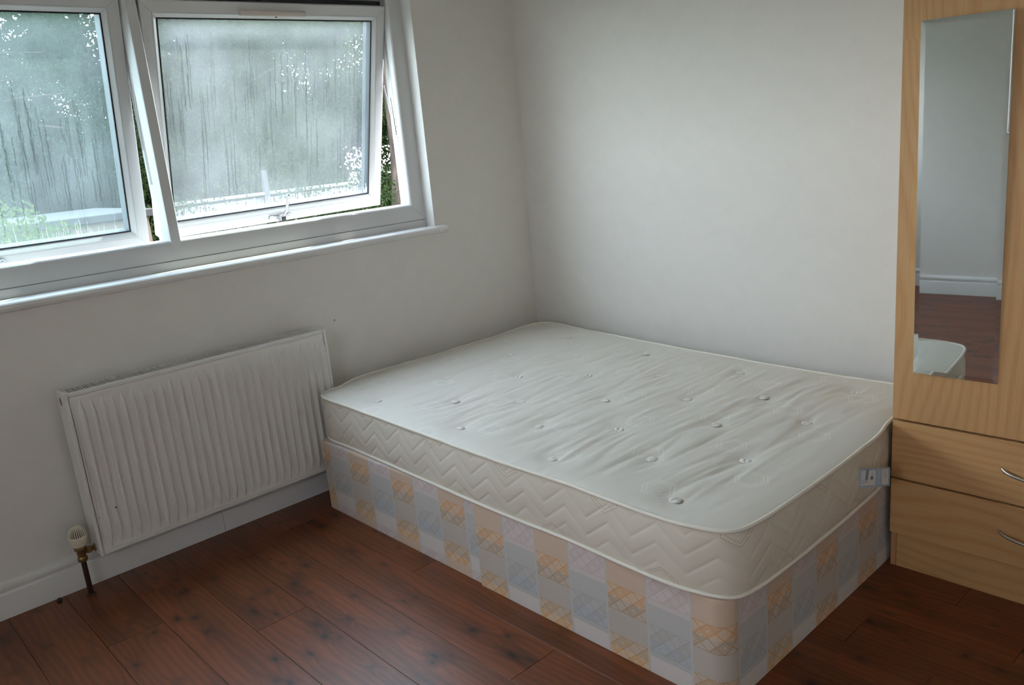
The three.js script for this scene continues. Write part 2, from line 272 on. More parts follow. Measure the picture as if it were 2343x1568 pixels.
{
  const mr = pane(0), ml = pane(1);
  const right = sash(0.658, 1.664, THREE.MathUtils.degToRad(-15.8), mr, 1.17, [1.036, 1.31]);
  right.rotation.x = 0.011; right.position.y += 0.0073;            // it has dropped a little at its left corner
  const left = sash(1.729, 2.747, THREE.MathUtils.degToRad(-10.58), ml, 2.252);
  sash(2.813, 3.726, 0, phys({ color: rgb(0.95, 0.98, 0.97), transmission: 1, thickness: 0, roughness: 0.02, ior: 1.5, side: THREE.DoubleSide }), 3.35);
  const bar = (a, b, w, t, name) => { const d = V(b[0] - a[0], b[1] - a[1], b[2] - a[2]), g = new RoundedBoxGeometry(w, d.length(), t, 2, t * 0.4); g.applyQuaternion(new THREE.Quaternion().setFromUnitVectors(V(0, 1, 0), d.normalize())); part(name, g.translate((a[0] + b[0]) / 2, (a[1] + b[1]) / 2, (a[2] + b[2]) / 2), M.steel, win); };
  bar([-0.098, 1.385, 0.6565], [-0.152, 1.612, 0.6565], 0.011, 0.0024, 'stay_arm'); bar([-0.101, 1.4, 0.659], [-0.112, 1.56, 0.659], 0.006, 0.002, 'stay_arm'); bar([-0.1, 1.3, 0.6563], [-0.1, 1.93, 0.6563], 0.014, 0.0016, 'stay_track');
  bar([-0.12, 1.42, 1.7282], [-0.098, 1.69, 1.7282], 0.011, 0.0024, 'stay_arm'); bar([-0.1, 1.3, 1.7278], [-0.1, 1.93, 1.7278], 0.014, 0.0016, 'stay_track');
}
// plaster reveal bead and window board
{
  struct(part('trim_1', rbox(-0.06, 0.0035, 0.998, WY1, 0.5775, 0.5836, 0.0015), M.gloss, scene), 'white bead at the right edge of the window recess');
  const s = new THREE.Shape(); const t = 0.031, y0 = 0.9665, x1 = 0.036; s.moveTo(-0.1, y0); s.lineTo(x1 - t / 2, y0); s.absarc(x1 - t / 2, y0 + t / 2, t / 2, -Math.PI / 2, Math.PI / 2, false); s.lineTo(-0.1, y0 + t);
  const full = new THREE.ExtrudeGeometry(s, { depth: FZ1 - FZ0 + 0.036, bevelEnabled: false, curveSegments: 16 }).translate(0, 0, FZ0 + 0.001);
  const s2 = new THREE.Shape(); s2.moveTo(0.0005, y0); s2.lineTo(x1 - t / 2, y0); s2.absarc(x1 - t / 2, y0 + t / 2, t / 2, -Math.PI / 2, Math.PI / 2, false); s2.lineTo(0.0005, y0 + t);
  const horn = new THREE.ExtrudeGeometry(s2, { depth: 0.05, bevelEnabled: false, curveSegments: 16 }).translate(0, 0, 0.534);
  struct(part('trim_2', toCreasedNormals(mergeGeometries([full, horn]), 0.6), M.gloss, scene), 'white round-nosed window board under the window');
}

// ------------------------------------------------------------------ radiator
{
  const rad = tag(group('radiator', scene, [0.03, 0.137, 1.73]), 'white ribbed panel radiator with a slatted top grille, fixed to the wall under the window', 'radiator');
  const put = (name, g, m, label) => part(name, g.translate(-0.03, -0.137, -1.73), m, rad, label);
  const z0 = 1.271, z1 = 2.187, y0 = 0.138, y1 = 0.679, X = 0.117, zs = [], ys = [];
  const first = 1.3093, pitch = (2.1572 - 1.3093) / 27;
  for (let i = 0; i <= 900; i++) zs.push(lerp(z1, z0, i / 900));
  for (let j = 0; j <= 14; j++) ys.push(lerp(y0, y0 + 0.075, j / 14)); for (let j = 1; j <= 10; j++) ys.push(lerp(y0 + 0.075, y1 - 0.075, j / 10)); for (let j = 1; j <= 14; j++) ys.push(lerp(y1 - 0.075, y1, j / 14));
  const hgt = (z, y) => {
    const end = Math.min(y - (y0 + 0.014), (y1 - 0.016) - y), k = Math.round((z - first) / pitch), d = Math.abs(z - first - k * pitch);
    if (end <= 0) return 0.0015 * smoothstep(-end, 0, 0.003) ;
    if (k < -1 || k > 28) return 0;
    const open = clamp(end / 0.042, 0, 1), w0 = 0.0013, w1 = 0.0015 + 0.0085 * open;
    return 0.015 * open * (1 - clamp((d - w0) / (w1 - w0), 0, 1)) - 0.001 * smoothstep(end, 0, 0.02);
  };
  const edge = (z, y) => { const d = Math.min(z - z0, z1 - z, y - y0, y1 - y); return d < 0.003 ? -0.003 * (1 - Math.sqrt(clamp(1 - (1 - d / 0.003) ** 2, 0, 1))) : 0; };
  put('front_panel', grid(900, ys.length - 1, (i, j) => [X + hgt(zs[i], ys[j]) + edge(zs[i], ys[j]), ys[j], zs[i], zs[i], ys[j]]), M.radiator, 'front panel pressed into upright ribs');
  put('panel_body', box(X - 0.012, X - 0.003, y0 + 0.0005, y1 - 0.0005, z0 + 0.0005, z1 - 0.0005), M.radiator);
  put('seam', rbox(X - 0.008, X + 0.001, y0 - 0.006, y0 + 0.004, z0 + 0.004, z1 - 0.004, 0.002), M.radiator);
  put('back_panel', rbox(0.032, 0.044, y0, y1 - 0.004, z0 + 0.003, z1 - 0.003, 0.003), M.radiator);
  const fin = box(0.05, 0.098, y0 + 0.03, y1 - 0.04, 0, 0.0012);
  put('fins', mergeGeometries(Array.from({ length: 54 }, (_, i) => fin.clone().translate(0, 0, z0 + 0.02 + i * 0.0163))), M.radiator);
  rad.children.at(-1).userData.kind = 'stuff';
  for (const [a, b] of [[z1 + 0.001, z1 + 0.0125], [z0 - 0.0125, z0 - 0.001]]) {
    const s = new THREE.Shape([[0.031, y0 - 0.006], [X + 0.002, y0 - 0.006], [X + 0.002, 0.692], [0.031, 0.692]].map((p) => new THREE.Vector2(...p)));
    put('side_cover', new THREE.ExtrudeGeometry(s, { depth: b - a - 0.004, bevelEnabled: true, bevelSize: 0.002, bevelThickness: 0.002, bevelSegments: 2 }).translate(0, 0, a + 0.002), M.radiator);
  }
  put('plug_ring', new THREE.TorusGeometry(0.0165, 0.0024, 10, 32).scale(1, 1, 0.7).translate(0.0725, 0.663, z1 + 0.0125), M.radiator, 'round rim of the bleed plug hole');
  put('bleed_plug', new THREE.CylinderGeometry(0.0145, 0.0145, 0.002, 24).rotateX(Math.PI / 2).translate(0.0725, 0.663, z1 + 0.0118), std({ color: rgb(0.22, 0.13, 0.08), roughness: 0.5 }));
  // top grille
  for (const [a, b] of [[0.031, 0.037], [0.101, X + 0.002]]) put('grille_rail', rbox(a, b, 0.68, 0.692, z0 - 0.0005, z1 + 0.0005, 0.0018), M.radiator);
  put('grille_end', rbox(0.037, 0.101, 0.683, 0.6915, z1 - 0.006, z1 + 0.0005, 0.001), M.radiator); put('grille_end', rbox(0.037, 0.101, 0.683, 0.6915, z0 - 0.0005, z0 + 0.006, 0.001), M.radiator);
  const slat = rbox(0.036, 0.102, -0.0055, 0.0005, -0.0015, 0.0015, 0.0006).rotateX(0.2).translate(-0.03, 0.691 - 0.137, -1.73);
  const n = 110; for (let i = 0; i < n; i++) { const m = part('slat', slat, M.radiator, rad); m.position.z = lerp(z0 + 0.0085, z1 - 0.0085, i / (n - 1)); }
  const chip = std({ color: rgb(0.03, 0.028, 0.025), roughness: 0.8 });
  put('paint_chip', new THREE.SphereGeometry(0.0028, 8, 6).scale(0.3, 1.3, 0.8).translate(0.133, 0.284, 2.126), chip); put('paint_chip', new THREE.SphereGeometry(0.0022, 8, 6).scale(0.4, 1.3, 0.8).translate(0.118, 0.262, 2.18), chip);
}
// thermostatic valve and its pipe
{
  const v = tag(group('radiator_valve', scene, [0.082, 0, 2.2455]), 'cream thermostatic radiator valve on a brass body with a dark pipe down to the floor', 'radiator valve');
  const lathe = (p, s = 28) => new THREE.LatheGeometry(p.map((q) => new THREE.Vector2(...q)), s);
  part('pipe', new THREE.CylinderGeometry(0.0084, 0.0084, 0.14, 18).translate(0, 0.07, 0), M.pipe, v, 'dark stained copper pipe');
  part('floor_collar', lathe([[0.0085, 0], [0.015, 0], [0.0148, 0.0025], [0.0085, 0.004]]), std({ color: rgb(0.06, 0.035, 0.025), roughness: 0.6 }), v);
  part('valve_body', lathe([[0.0001, 0.124], [0.014, 0.124], [0.0158, 0.127], [0.0158, 0.136], [0.0138, 0.139], [0.0128, 0.142], [0.0138, 0.15], [0.0142, 0.163], [0.018, 0.165], [0.0188, 0.168], [0.0188, 0.177], [0.016, 0.18], [0.0001, 0.18]]), M.brass, v, 'tarnished brass body');
  const tail = new THREE.LatheGeometry([[0.0001, 0], [0.0075, 0], [0.008, 0.008], [0.0125, 0.012], [0.0125, 0.023], [0.0085, 0.026], [0.0075, 0.032], [0.0145, 0.0335], [0.015, 0.0375], [0.009, 0.0385], [0.0001, 0.0385]].map((q) => new THREE.Vector2(...q)), 6).rotateX(-Math.PI / 2).translate(0, 0.155, -0.006);
  part('valve_tail', toCreasedNormals(tail, 0.5), M.brass, v);
  part('cap_base', lathe([[0.0001, 0.179], [0.0215, 0.179], [0.0235, 0.182], [0.0275, 0.2], [0.0285, 0.21], [0.0282, 0.2135], [0.027, 0.2145], [0.0001, 0.2145]]), M.cream, v, 'cream turning cap');
  part('cap_crown', lathe([[0.0001, 0.2135], [0.0245, 0.2135], [0.0232, 0.226], [0.0175, 0.24], [0.011, 0.2455], [0.0001, 0.246]]), std({ color: rgb(0.1, 0.09, 0.07), roughness: 0.7 }), v);
  part('cap_top', lathe([[0.0001, 0.241], [0.014, 0.241], [0.0155, 0.2425], [0.0145, 0.2455], [0.009, 0.2492], [0.0001, 0.25]]), M.cream, v);
  const rib = tube([V(0.0266, 0.213, 0), V(0.0256, 0.224, 0), V(0.0205, 0.238, 0), V(0.0135, 0.2455, 0)], 0.0017, 8, 6);
  for (let i = 0; i < 26; i++) { const m = part('cap_rib', rib, M.cream, v); m.rotation.y = i / 26 * Math.PI * 2; }
}
// small bung on the floor
{
  const b = part('rubber_bung', new THREE.LatheGeometry([[0.0001, 0], [0.0075, 0], [0.0085, 0.003], [0.0078, 0.009], [0.0055, 0.0125], [0.0001, 0.0135]].map((q) => new THREE.Vector2(...q)), 20), M.dark, scene);
  b.position.set(0.046, 0, 2.333); tag(b, 'small round black bung lying on the floor against the skirting beside the pipe', 'bung');
}

// ------------------------------------------------------------------ divan base
const fabric = canvasTex(1024, 1024, (c, w, h) => {     // one repeat: 0.264 m wide, 0.295 m high; canvas row 0 is the top
  const Y = (y) => h * (1 - y / 0.295), X = (x) => w * x / 0.264;
  const blk = (x0, x1, y0, y1, col) => { c.fillStyle = col; c.fillRect(X(x0), Y(y1), X(x1) - X(x0) + 1, Y(y0) - Y(y1) + 1); };
  blk(0, 0.131, 0.195, 0.295, '#d6bda6'); blk(0, 0.131, 0.06, 0.195, '#c6bbaf'); blk(0, 0.131, 0, 0.06, '#d9c3ae');
  blk(0.131, 0.264, 0.2, 0.295, '#d5cac3'); blk(0.131, 0.264, 0.052, 0.2, '#c5c1bb'); blk(0.131, 0.264, 0, 0.052, '#d9d0c8');
  blk(0.1285, 0.134, 0, 0.295, '#c6c4c1'); blk(0.26, 0.264, 0, 0.295, '#c8c6c3');
  const motif = (x0, y0, cw, ch, cols, tint) => {
    const fill = c.createLinearGradient(0, Y(y0 + ch), 0, Y(y0)); fill.addColorStop(0, tint[0]); fill.addColorStop(0.5, tint[0]); fill.addColorStop(0.505, tint[1]); fill.addColorStop(1, tint[1]);
    c.fillStyle = fill; c.fillRect(X(x0), Y(y0 + ch), X(cw) , Y(0) - Y(ch));
    const stroke = c.createLinearGradient(0, Y(y0 + ch), 0, Y(y0)); stroke.addColorStop(0, cols[0]); stroke.addColorStop(0.5, cols[0]); stroke.addColorStop(0.505, cols[1]); stroke.addColorStop(1, cols[1]);
    c.strokeStyle = stroke; c.save(); c.beginPath(); c.rect(X(x0), Y(y0 + ch), X(cw), Y(0) - Y(ch)); c.clip();
    const dw = cw / 3, dh = ch / 2; c.lineWidth = 6;
    for (let k = -4; k < 8; k++) for (const s of [1, -1]) { c.beginPath(); c.moveTo(X(x0 + (k - 2) * dw), Y(y0 + ch / 2 - s * dh * 2)); c.lineTo(X(x0 + (k + 2) * dw), Y(y0 + ch / 2 + s * dh * 2)); c.stroke(); }
    for (let i = -1; i < 5; i++) for (let j = -1; j < 4; j++) {   // nested keys inside every other diamond
      const cx = x0 + (i + (j & 1 ? 0.5 : 0)) * dw, cy = y0 + (j + 1) * dh / 2; if ((i + (j >> 1)) & 1) continue;
      c.lineWidth = 4.5; for (const q of [0.74, 0.42]) { c.beginPath(); c.moveTo(X(cx - dw / 2 * q), Y(cy)); c.lineTo(X(cx), Y(cy + dh / 2 * q)); c.lineTo(X(cx + dw / 2 * q), Y(cy)); c.lineTo(X(cx), Y(cy - dh / 2 * q)); c.closePath(); c.stroke(); }
    }
    c.lineWidth = 4; c.beginPath(); c.moveTo(X(x0), Y(y0 + ch) + 3); c.lineTo(X(x0 + cw), Y(y0 + ch) + 3); c.moveTo(X(x0), Y(y0) - 3); c.lineTo(X(x0 + cw), Y(y0) - 3); c.stroke(); c.restore();
  };
  motif(0.003, 0.138, 0.124, 0.0745, ['#cc8c4c', '#a5835c'], ['#dcc0a3', '#ccbcab']); motif(0.003, -0.0095, 0.124, 0.0745, ['#bb8c54', '#d4903f'], ['#cfbda8', '#dec4a4']);
  motif(0.136, 0.066, 0.122, 0.077, ['#aca69c', '#aaa498'], ['#c5c1bb', '#bdc0c2']); motif(0.136, 0.2136, 0.122, 0.077, ['#c3aea6', '#c4afa6'], ['#d8cac6', '#d9cbc6']);
  const im = c.getImageData(0, 0, w, h), d = im.data; let q = 7; for (let i = 0; i < d.length; i += 4) { q = (q * 1103515245 + 12345) & 0x7fffffff; const n = ((q >> 12) % 17) - 8; d[i] += n; d[i + 1] += n; d[i + 2] += n; } c.putImageData(im, 0, 0);
});
const weave = dataTex(256, 256, (u, v) => 128 + 55 * Math.sin(u * Math.PI * 2 * 64) * Math.sin(v * Math.PI * 2 * 64) + 30 * N(u * 64, v * 64, 2), false);
const fabricMat = phys({ map: fabric, roughness: 0.85, bumpMap: (() => { const t = weave.clone(); t.repeat.set(2, 2); return t; })(), bumpScale: 0.0003, sheen: 0.2, sheenRoughness: 0.6, sheenColor: rgb(1, 1, 1) });
function outlinePoly(x0, x1, z0, z1, r) {               // r = corner radii [x0z1, x1z1, x1z0, x0z0]; runs along the front first, then the right side
  const out = [], arc = (cx, cz, rad, a0) => { for (let i = 0; i <= 8; i++) { const a = a0 + (i / 8) * Math.PI / 2; out.push([cx + Math.cos(a) * rad, cz + Math.sin(a) * rad]); } };
  arc(x0 + r[0], z1 - r[0], r[0], Math.PI); out.length = 0;
  const corner = (cx, cz, rad, from) => { for (let i = 0; i <= 8; i++) { const a = from - (i / 8) * Math.PI / 2; out.push([cx + Math.cos(a) * rad, cz + Math.sin(a) * rad]); } };
  corner(x0 + r[0], z1 - r[0], r[0], Math.PI); corner(x1 - r[1], z1 - r[1], r[1], Math.PI / 2); corner(x1 - r[2], z0 + r[2], r[2], 0); corner(x0 + r[3], z0 + r[3], r[3], -Math.PI / 2); out.push(out[0]);
  return out;
}
{
  const base = tag(group('divan_base', scene, [1.07, 0, 0.78]), 'two-part divan bed base covered in pale orange and grey patchwork fabric, under the mattress', 'bed base');
  const H = 0.2835;
  const section = (x0, x1, z0, z1, r, uStart, uPer, vOff, rightScale) => {
    const o = outlinePoly(x0, x1, z0, z1, r); let s = 0; const S = o.map((p, i) => { if (i) s += Math.hypot(p[0] - o[i - 1][0], p[1] - o[i - 1][1]); return s; });
    const s0 = S.findIndex((_, i) => o[i][1] >= z1 - 1e-6), ref = o[s0][0] - S[s0];     // along the front s + ref = x
    const turn = S[o.findIndex((p) => p[0] >= x1 - 1e-6)];
    const rows = [0, 0.004, 0.274, 0.2795, 0.2822, H], inset = [0.002, 0, 0, 0.0015, 0.0045, 0.009];
    const cx = (x0 + x1) / 2, cz = (z0 + z1) / 2;
    const wall = grid(o.length - 1, rows.length - 1, (i, j) => { const [x, z] = o[i], k = inset[j]; const dx = x - cx, dz = z - cz, hx = (x1 - x0) / 2, hz = (z1 - z0) / 2; const t = S[i] > turn ? turn + (S[i] - turn) * rightScale : S[i];
      return [cx + dx * (1 - k / hx), rows[j], cz + dz * (1 - k / hz), (t + ref - uStart) / uPer, (rows[j] - vOff) / 0.295]; });
    const sh = new THREE.Shape(o.slice(0, -1).map(([x, z]) => new THREE.Vector2(cx + (x - cx) * (1 - 0.009 / ((x1 - x0) / 2)), -(cz + (z - cz) * (1 - 0.009 / ((z1 - z0) / 2))))));
    const cap = new THREE.ShapeGeometry(sh).rotateX(-Math.PI / 2).translate(0, H, 0);
    const uv = cap.attributes.uv; for (let i = 0; i < uv.count; i++) uv.setXY(i, 0.7 + 0.1 * uv.getX(i), 0.88);
    const g = mergeGeometries([wall.toNonIndexed(), cap.toNonIndexed()]).translate(-1.07, 0, -0.78);
    part('base_section', g, fabricMat, base);
  };
  section(0.161, 1.0855, 0.17, 1.3785, [0.022, 0.004, 0.004, 0.03], 0.366, 0.268, 0.035, 1);
  section(1.0865, 1.972, 0.17, 1.386, [0.004, 0.042, 0.04, 0.004], 1.0865, 0.2638, 0, 1.06);
}

// ------------------------------------------------------------------ mattress
const MO = [[0.148, 1.305], [0.164, 1.334], [0.192, 1.35], [0.235, 1.36], [0.377, 1.362], [0.604, 1.369], [0.937, 1.381], [1.156, 1.388], [1.34, 1.388], [1.503, 1.388], [1.661, 1.395], [1.798, 1.399], [1.867, 1.395], [1.91, 1.387], [1.95, 1.375], [1.971, 1.362], [1.988, 1.333], [1.9985, 1.259], [2.003, 1.067], [1.999, 0.788], [1.99, 0.627], [1.976, 0.55], [1.967, 0.46], [1.965, 0.31], [1.956, 0.235], [1.925, 0.2], [1.848, 0.194], [1.637, 0.197], [1.287, 0.1817], [0.851, 0.145], [0.383, 0.0907], [0.22, 0.066], [0.164, 0.064], [0.12, 0.084], [0.099, 0.13], [0.096, 0.2], [0.108, 0.3975], [0.1083, 0.7296], [0.092, 1.015], [0.092, 1.13], [0.12, 1.2], [0.143, 1.252]];
{
  const mat = tag(group('mattress', scene, [1.05, 0.284, 0.76]), 'cream tufted double mattress with a dotted hexagon print and piped edges, on the patchwork divan', 'mattress');
  const put = (name, g, m, label) => part(name, g.translate(-1.05, -0.284, -0.76), m, mat, label);
  const curve = new THREE.CatmullRomCurve3(MO.map(([x, z]) => V(x, 0, z)), true, 'centripetal'), NP = 1500;
  curve.arcLengthDivisions = 3000;
  const O = curve.getSpacedPoints(NP), len = curve.getLength();           // O[NP] = O[0]
  const nrm = O.map((_, i) => { const a = O[(i - 1 + NP) % NP], b = O[(i + 1) % NP], t = b.clone().sub(a).normalize(); return V(-t.z, 0, t.x); });
  { let s = 0; for (let i = 0; i < NP; i++) s += nrm[i].dot(O[i].clone().sub(V(1.05, 0, 0.76))); if (s < 0) nrm.forEach((n) => n.negate()); }
  const yTop = 0.4545, yBot = 0.2905;
  const wob = (s) => 0.0022 * N(s * 5, 3, 1) + 0.0015 * N(s * 16, 7, 1);
  // side border with quilted zigzags; u = metres along the outline measured so that it equals x along the front
  const iFront = O.reduce((b, p, i) => (p.z > 1.2 && Math.abs(p.x - 1.2) < Math.abs(O[b].x - 1.2) || !(O[b].z > 1.2) ? i : b), 0), su = (i) => 1.2 + (i - iFront) / NP * len;
  const zig = (u, y) => {
    const P = 0.155, t = ((u - 1.5645) % P + P) % P / P, tri = t < 0.5 ? t * 2 : 2 - t * 2, q = (y - 0.2815 - 0.059 * tri) / 0.0495, f = q - Math.floor(q), d = Math.min(f, 1 - f);
    return 1 - Math.exp(-d / 0.09);
  };
  const rows = 44;
  const side = grid(NP, rows, (i, j) => {
    const k = i % NP, p = O[k], n = nrm[k], t = j / rows, y = lerp(yBot, yTop, t), u = su(i), taper = smoothstep(t, 0, 0.12) * (1 - smoothstep(t, 0.86, 1));
    const frontish = 1; const soft = 0.006 * Math.sin(Math.PI * t) + 0.003 * N(u * 6, t * 2, 5);
    const off = soft + 0.0024 * taper * zig(u, y) * frontish - 0.003;
    return [p.x + n.x * off, y + wob(u) * (t > 0.5 ? 1 : 0.6), p.z + n.z * off, u / 0.371, (y - 0.284) / 0.1752];
  }, true);
  // flip if inside out
  { const p = side.attributes.position, q = side.attributes.normal, i = iFront + 20 * (NP + 1); if (q.getZ(i) < 0) { const ix = side.index.array; for (let k = 0; k < ix.length; k += 3) { const a = ix[k]; ix[k] = ix[k + 2]; ix[k + 2] = a; } side.computeVertexNormals(); } }
  const hexDots = (c, X, Y, R, dot, gap, vScale = 1) => {
    const pts = [0, 1, 2, 3, 4, 5].map((k) => [Math.cos(k * Math.PI / 3) * R, Math.sin(k * Math.PI / 3) * R * vScale]);
    for (let k = 0; k < 6; k++) { const a = pts[k], b = pts[(k + 1) % 6], L = Math.hypot(a[0] - b[0], a[1] - b[1]), n = Math.round(L / gap); for (let i = 0; i < n; i++) { const q = i / n; c.beginPath(); c.ellipse(X(lerp(a[0], b[0], q)), Y(lerp(a[1], b[1], q)), dot[0], dot[1], 0, 0, 7); c.fill(); } }
  };
  const sideTex = canvasTex(1024, 512, (c, w, h) => {
    c.fillStyle = '#dfd5c4'; c.fillRect(0, 0, w, h);
    const X0 = (x) => w * x / 0.371, Y0 = (y) => h * (1 - y / 0.1752); c.fillStyle = '#a3875e';
    const hex = (cx, cy) => { for (const [R, k] of [[0.045, 1], [0.0345, 1]]) { const pts = [[-1, -0.45], [-1, 0.06], [0, 0.6], [1, 0.06], [1, -0.45], [0, -1.05]].map(([a, b]) => [a * R * 0.95, b * R]); for (let e = 0; e < 6; e++) { const a = pts[e], b = pts[(e + 1) % 6], n = Math.round(Math.hypot(a[0] - b[0], a[1] - b[1]) / 0.0062); for (let i = 0; i < n; i++) for (const wrap of [-0.371, 0, 0.371]) { c.beginPath(); c.ellipse(X0(cx + wrap + lerp(a[0], b[0], i / n)), Y0(cy + lerp(a[1], b[1], i / n)), 3.4, 3.6, 0, 0, 7); c.fill(); } } } };
    hex(((1.4349 % 0.371) + 0.371) % 0.371, 0.0155); hex(((1.631 % 0.371) + 0.371) % 0.371, 0.177);
  });
  const fine = (rx, ry) => { const t = weave.clone(); t.repeat.set(rx, ry); return t; };
  put('side_border', side, phys({ map: sideTex, roughness: 0.8, bumpMap: fine(4, 2), bumpScale: 0.0002, sheen: 0.25, sheenRoughness: 0.5, sheenColor: rgb(1, 0.97, 0.9) }), 'quilted cream border with brown dotted hexagons');
  // buttons and hexagons measured on the top
  const B = [[0.434, 0.233], [0.686, 0.451], [0.912, 0.292], [0.909, 0.634], [1.141, 0.503], [1.147, 0.816], [1.372, 0.66], [0.684, 0.78], [0.901, 0.979], [0.418, 0.577], [0.433, 0.933], [0.434, 1.262], [0.694, 1.106], [0.922, 1.271], [1.131, 1.12], [1.361, 1.003], [1.584, 0.816], [1.354, 1.29], [1.581, 1.129], [1.791, 0.995], [1.785, 1.303], [1.365, 0.328], [1.572, 0.524], [1.782, 0.323], [1.79, 0.658]];
  const Hx = [[0.256, 1.129], [0.255, 0.771], [0.233, 0.398], [0.481, 0.638], [0.482, 0.995], [0.653, 0.834], [0.678, 1.194], [0.52, 1.348], [0.854, 1.038], [0.859, 1.369], [1.032, 1.232], [0.644, 0.477], [0.819, 0.32], [1.006, 0.193], [0.846, 0.687], [1.016, 0.534], [1.193, 0.39], [1.03, 0.883], [1.213, 0.744], [1.212, 1.082], [1.38, 0.922], [1.551, 0.774], [1.382, 1.262], [1.552, 1.106], [1.713, 0.94], [1.717, 1.282], [1.875, 1.107], [1.353, 0.236], [1.372, 0.587], [1.525, 0.418], [1.678, 0.255], [1.697, 0.6], [1.838, 0.395], [1.864, 0.756]];
  const TX = 2.048, TZ = 1.44, topTex = canvasTex(2048, 1440, (c, w, h) => {
    c.fillStyle = '#ded8cd'; c.fillRect(0, 0, w, h);
    for (const [hx, hz] of Hx) { c.fillStyle = '#f5f2ec'; const k = w / TX; for (const R of [0.046, 0.034]) hexDots(c, (x) => (hx + x) * k, (z) => (hz + z) * k, R, [2.0, 2.0], 0.0062); }
  });
  topTex.wrapS = topTex.wrapT = THREE.ClampToEdgeWrapping;
  // distance to the outline on a coarse lookup
  const poly = O.filter((_, i) => i % 3 === 0 && i < NP), inside = (x, z) => { let c = false; for (let i = 0, j = poly.length - 1; i < poly.length; j = i++) { const a = poly[i], b = poly[j]; if ((a.z > z) !== (b.z > z) && x < (b.x - a.x) * (z - a.z) / (b.z - a.z) + a.x) c = !c; } return c; };
  const near = (x, z) => { let d = 1e9, at = 0; for (let i = 0; i < poly.length; i += 4) { const q = (poly[i].x - x) ** 2 + (poly[i].z - z) ** 2; if (q < d) { d = q; at = i; } } for (let k = at - 5; k <= at + 5; k++) { const i = (k + poly.length) % poly.length, q = (poly[i].x - x) ** 2 + (poly[i].z - z) ** 2; if (q <= d) { d = q; at = i; } } return [Math.sqrt(d), at]; };
  const height = (x, z, d) => {
    let y = 0.4555 + 0.0085 * (1 - Math.exp(-d / 0.022)) + 0.002 * Math.min(1, d / 0.3), pull = 0;
    for (const [bx, bz] of B) { const dx = x - bx, dz = z - bz, r2 = dx * dx + dz * dz; if (r2 < 0.09) { y -= 0.007 * Math.exp(-r2 / 0.0012) + 0.0045 * Math.exp(-r2 / 0.009); pull += 0.8 * Math.exp(-(dx * dx) / 0.0016 - (dz * dz) / 0.02); } }
    const field = smoothstep(d, 0.02, 0.16), warp = 0.03 * fbm(x * 3, z * 2, 3, 2);
    y += field * (0.0068 * fbm((x + warp) * 19, z * 2.6, 1, 3) + 0.0024 * N((x + warp) * 46, z * 5, 6));
    { const n = N((x + warp) * 13, z * 1.7, 12), m = N((x + warp * 1.6) * 24, z * 2.6, 15); y -= field * (0.0024 * Math.exp(-((n / 0.1) ** 2)) + 0.0022 * Math.exp(-((m / 0.12) ** 2))) * (0.6 + 0.4 * smoothstep(N(x * 4, z * 4, 20), -0.2, 0.3)); }
    y += field * pull * 0.004 * N(x * 60, z * 6, 4);
    const rim = Math.exp(-d / 0.05) * smoothstep(d, 0.0, 0.012); y += rim * 0.0055 * fbm(x * 34 + z * 3, (1.4 - z) * 4 + x * 2, 9, 2) * (z > 1.0 ? 1 : 0.45);
    return y;
  };
  const st = 0.0075, nx = Math.ceil(1.95 / st), nz = Math.ceil(1.37 / st), id = new Int32Array((nx + 1) * (nz + 1)).fill(-1), pos = [], uv = [], idx = [], inn = new Uint8Array((nx + 1) * (nz + 1));
  const at = (i, j) => j * (nx + 1) + i, px = (i) => 0.075 + i * st, pz = (j) => 0.045 + j * st;
  for (let j = 0; j <= nz; j++) for (let i = 0; i <= nx; i++) inn[at(i, j)] = inside(px(i), pz(j)) ? 1 : 0;
  const vert = (i, j) => { const k = at(i, j); if (id[k] >= 0) return id[k]; let x = px(i), z = pz(j), [d, n] = near(x, z); if (!inn[k]) { x = poly[n].x; z = poly[n].z; d = 0; } pos.push(x, height(x, z, d), z); uv.push(x / TX, 1 - z / TZ); return id[k] = pos.length / 3 - 1; };
  for (let j = 0; j < nz; j++) for (let i = 0; i < nx; i++) if (inn[at(i, j)] || inn[at(i + 1, j)] || inn[at(i, j + 1)] || inn[at(i + 1, j + 1)]) { const a = vert(i, j), b = vert(i + 1, j), c = vert(i, j + 1), d = vert(i + 1, j + 1); idx.push(a, c, b, b, c, d); }
  const top = new THREE.BufferGeometry(); top.setAttribute('position', new THREE.Float32BufferAttribute(pos, 3)); top.setAttribute('uv', new THREE.Float32BufferAttribute(uv, 2)); top.setIndex(idx); top.computeVertexNormals();
  put('top_panel', top, phys({ map: topTex, roughness: 0.62, sheen: 0.3, sheenRoughness: 0.4, sheenColor: rgb(1, 1, 1), bumpMap: fine(8, 6), bumpScale: 0.00012 }), 'white tufted top with dotted hexagons');
  const under = new THREE.ShapeGeometry(new THREE.Shape(poly.map((p) => new THREE.Vector2(p.x, -p.z)))).rotateX(Math.PI / 2).scale(1, 1, -1).translate(0, yBot - 0.003, 0);
  put('underside', under, std({ color: rgb(0.7, 0.66, 0.58), roughness: 0.9, side: THREE.DoubleSide }));
  // piping
  const pipeTex = canvasTex(64, 64, (c) => { c.fillStyle = '#efe8da'; c.fillRect(0, 0, 64, 64); c.strokeStyle = '#e4dccb'; c.lineWidth = 7; for (let k = -64; k < 128; k += 32) { c.beginPath(); c.moveTo(k, 64); c.lineTo(k + 40, 0); c.stroke(); } });
  pipeTex.repeat.set(900, 2);
  const pipeMat = std({ map: pipeTex, roughness: 0.75 });
